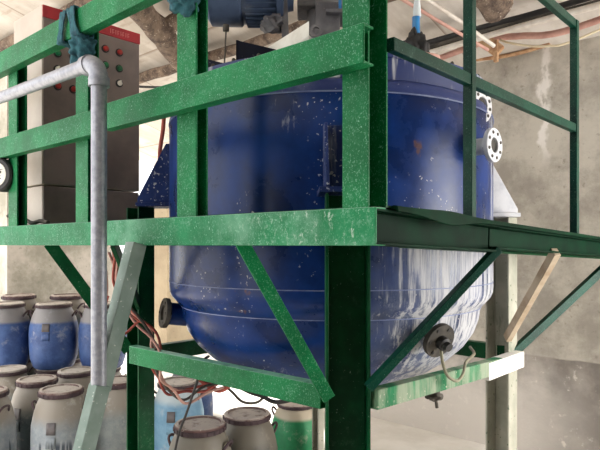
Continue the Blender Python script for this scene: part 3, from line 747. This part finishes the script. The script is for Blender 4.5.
drum(19, 5.58, .6, 'd_dark', 'lid_brown', 'dark upper drum behind the leftmost blue drum', LH, .2, panel=False)
drum(67, 5.58, .6, 'd_dark', 'lid_brown', 'dark upper drum against the pier behind the blue drums', LH, .2, panel=False)
drum(8, 4.76, .645, 'd_pale', 'lid_grey', 'pale lidded floor drum at the left edge below the blue drums', panel=False)
drum(37, 4.42, .64, 'd_dark', 'lid_brown', 'dark floor drum with dusty brown lid behind the streaked drum')
drum(61, 4.05, .655, 'd_streak', 'lid_brown', 'pale floor drum with dark vertical streaks and brown lid', rot=.05)
drum(76, 4.73, .64, 'd_pale', 'lid_grey', 'pale floor drum behind the streaked drum beside the pipe', R=.19, panel=False)
drum(-15, 3.98, .66, 'd_streak', 'lid_brown', 'bluish floor drum cut off by the left edge', panel=False)
drum(118, 4.30, .66, 'd_pale', 'lid_brown', 'pale floor drum behind the leaning strut', panel=False)
drum(178, 4.35, .64, 'd_sky', 'lid_grey', 'light blue drum right of the left column under the wires')
drum(190, 4.92, .62, 'd_blue', 'lid_grey', 'blue drum farthest back behind the light blue one', panel=False)
drum(200, 3.30, .645, 'd_grey', 'lid_brown', 'grey brown drum nearest the front under the tank')
drum(247, 3.62, .61, 'd_grey', 'lid_brown', 'grey brown drum under the tank between two other drums', rot=.3)
dt = drum(297, 4.33, .49, 'd_two', 'lid_brown', 'cream and green drum beside the middle column', panel=False)
# ------------------------------------------------------------------ wires and hoses
def cable(ctrl, r, mat, label, name='cable', group=None, k=8):
    b = BM(); pts = smooth_path(ctrl, k); tube(b, pts, r, 7)
    return tag(obj(name, b, M[mat], origin=pts[0], sharp=80), label, name.split('_')[-1], group)
def sagset(pts, r, mat, label, group=None, name='cable'): return cable([at(*p) for p in pts], r, mat, label, name, group)
G1 = 'reddish wires hanging round the left column'
base = [(113, 252, 2.75), (117, 275, 2.78), (124, 300, 2.82), (136, 318, 2.86), (152, 334, 2.88), (157, 352, 2.88), (158, 372, 2.9), (166, 390, 2.95), (183, 396, 3.0), (203, 390, 3.05), (222, 380, 3.1)]
for i, (m, lab) in enumerate((('wire_red', 'red wire hanging outermost round the left green column'), ('wire_pink', 'pink wire hanging beside the red one on the left column'),
                              ('wire_red', 'second red wire of the bundle round the left column'), ('iron', 'dark wire of the bundle round the left column'), ('wire_pink', 'lowest sagging pink wire under the ring beam'))):
    rr_ = random.Random(20 + i)
    pts = [(x + rr_.uniform(-4, 4) + (i - 2) * 1.5, y + rr_.uniform(-5, 5) + (i - 2) * 1.5, d - .03 * i + .02) for x, y, d in base]
    sagset(pts, .007, m, lab, G1, 'wire')
sagset([(108, 296, 2.6), (105, 310, 2.62), (110, 325, 2.66), (122, 335, 2.7), (138, 322, 2.74)], .006, 'wire_red', 'short red wire loop between pipe and leaning strut', None, 'wire')
sagset([(106, 270, 2.6), (107, 290, 2.62), (104, 310, 2.64), (112, 338, 2.7)], .006, 'wire_pink', 'short pink wire dangling between pipe and leaning strut', None, 'wire')
sagset([(164, 117, 3.3), (163, 130, 3.3), (160, 152, 3.3), (161, 168, 3.3), (166, 185, 3.25)], .012, 'wire_red', 'dark red cable hanging down to the left tank lug')
sagset([(209, 356, 2.62), (203, 362, 2.6), (196, 385, 2.62), (187, 412, 2.7), (178, 437, 2.8), (172, 470, 2.9)], .006, 'black', 'thin black hose hanging over the ring beam in front of the grey drum', None, 'hose')
G2 = 'dark cables slung under the ring beam'
sagset([(222, 383, 3.2), (232, 392, 3.2), (243, 402, 3.2), (258, 402, 3.2), (272, 390, 3.2), (296, 394, 3.15)], .008, 'iron', 'dark cable sagging between the two grey brown drums', G2)
sagset([(232, 383, 3.1), (250, 392, 3.1), (262, 396, 3.1), (276, 402, 3.1), (300, 398, 3.05)], .012, 'black', 'black cable ending at the cream and green drum', G2)
sagset([(198, 378, 3.05), (212, 388, 3.05), (222, 390, 3.05), (236, 380, 3.05)], .013, 'wire_red', 'thick reddish cable knot below the ring beam', G2)
for i, (dy, m, lab) in enumerate(((0, 'black', 'black overhead cable passing behind the cabinet'), (4, 'conduit', 'pale overhead cable passing behind the cabinet'), (8, 'black', 'lowest overhead cable passing behind the cabinet'))):
    cable([roofhit(px, py + dy, .26 + .03 * i) for px, py in ((-40, 40), (5, 54), (80, 80), (150, 87), (185, 84), (225, 76))], .012, m, lab, 'cable', 'overhead cables under the roof')
# thermometer lead
sagset([(441, 350, 2.36), (443, 364, 2.36), (448, 376, 2.37), (457, 381, 2.40), (463, 374, 2.44), (466, 362, 2.5), (474, 354, 2.6), (470, 347, 2.66)], .0065, 'wire_grey', 'dull grey thermometer lead looping from the bottom flange over the beam', None, 'lead')
b = BM(); bmesh.ops.create_icosphere(b, subdivisions=3, radius=1)
for v in b.verts:
    d = v.co.copy(); v.co = at(434, 396, 2.42) + (CR * d.x * .035 + CF * d.y * .03 + Vector((0, 0, d.z * .02 ))) * (1 + .5 * noise.noise(d * 3))
tube(b, [at(432, 390, 2.42), at(438, 385, 2.45)], .006, 6); tube(b, [at(436, 400, 2.42), at(437, 408, 2.42)], .007, 6)
tag(obj('pipe_clip', b, M['iron'], origin=at(434, 390, 2.42), sharp=80), 'small dark clamp under the dusty beam', 'clamp')
# conduits high on the back wall
WY = 4.0
def wline(pts, r, mat, label, name, g='services along the top of the plaster wall', y=WY):
    return cable([on_y(px, py, y) for px, py in pts], r, mat, label, name, g)
wline([(395, 52), (480, 28), (540, 12), (640, -18)], .022, 'black', 'black conduit topmost along the plaster wall', 'conduit')
wline([(395, 58), (480, 33), (540, 18), (640, -10)], .018, 'iron', 'dark conduit just below the black one on the wall', 'conduit', y=3.97)
wline([(395, 63), (480, 38), (540, 21), (640, -6)], .022, 'conduit', 'pale conduit below the dark pair on the wall', 'conduit', y=3.95)
wline([(440, 58), (490, 40), (520, 36), (545, 35), (575, 28), (640, 5)], .024, 'wire_pink', 'thick pinkish cable sagging under the conduits', 'cable', y=4.2)
wline([(500, 40), (510, 43), (530, 46), (548, 46), (570, 42), (640, 12)], .008, 'wire_cream', 'thin cream cable in a long sag below the others', 'cable', y=4.15)
wline([(430, 62), (470, 60), (510, 55), (550, 44)], .016, 'wood', 'brown batten low along the wall top', 'batten', y=4.56)
cable([at(415, -8, 3.5), at(455, 18, 3.7), at(494, 46, 3.9)], .014, 'conduit', 'pale slanting conduit coming down to the wall bracket', 'conduit', 'services along the top of the plaster wall')
cable([at(395, -5, 3.5), at(440, 22, 3.65), at(488, 50, 3.85)], .011, 'wire_pink', 'pinkish slanting rod beside the pale conduit', 'rod', 'services along the top of the plaster wall')
b = BM(); p1, p2 = on_y(478, 36, 4.08), on_y(500, 52, 4.12); sweep(b, p1, p2, rect(.05, .09)); p3 = on_y(496, 40, 4.1); sweep(b, p3, p3 + Vector((0, 0, -.16)), rect(.03, .03), (1, 0, 0))
tag(obj('wall_bracket', b, M['wood'], origin=p1, bevel=.004), 'brown wooden cable bracket on the wall under the conduits', 'bracket')
# something red outside at the left edge
b = BM(); rc = at(-4, 290, 6.4); cbox(b, Vector((rc.x, rc.y, .56)), .34, .3, 1.12)
cbox(b, Vector((rc.x, rc.y, 1.16)), .30, .26, .08)
tag(obj('fuel_can', b, M['red'], origin=Vector((rc.x, rc.y, 0)), bevel=.02), 'red metal container standing outside at the left edge', 'container')

# ------------------------------------------------------------------ light
w = bpy.data.worlds.new('World'); SC.world = w; w.use_nodes = True
bg = w.node_tree.nodes['Background']; bg.inputs['Color'].default_value = (1, 1, .99, 1); bg.inputs['Strength'].default_value = 1.5
sun = bpy.data.lights.new('Sun', 'SUN'); sun.energy = 8.0; sun.angle = math.radians(3); sun.color = (1, .97, .93)
so = bpy.data.objects.new('sun', sun); COL.objects.link(so)
so.rotation_euler = Vector((.62, -.42, -.66)).to_track_quat('-Z', 'Y').to_euler()
al = bpy.data.lights.new('doorway_fill', 'AREA'); al.shape = 'RECTANGLE'; al.size = 1.6; al.size_y = 2.7; al.energy = 95; al.color = (1, .99, .97)  # added fill lamp, boosts the daylight in the unseen doorway
ao = bpy.data.objects.new('doorway_fill', al); COL.objects.link(ao); ao.location = (1.72, 3.75, 1.5)
ao.rotation_euler = Vector((-1, .05, 0)).to_track_quat('-Z', 'Z').to_euler()
cam = bpy.data.cameras.new('Camera'); co = bpy.data.objects.new('Camera', cam); COL.objects.link(co)
co.location = (0, 0, EYE); co.rotation_euler = (math.pi / 2, 0, camang)
cam.sensor_width = 36; cam.lens = FPX / 600 * 36; cam.shift_y = 20 / 600; cam.clip_start = .05
SC.camera = co
SC.view_settings.view_transform = 'Standard'; SC.view_settings.look = 'None'; SC.view_settings.gamma = 1; SC.view_settings.use_curve_mapping = False
SC.view_settings.exposure = 1.05
for o in bpy.data.objects:
    if 'base' in o: del o['base']
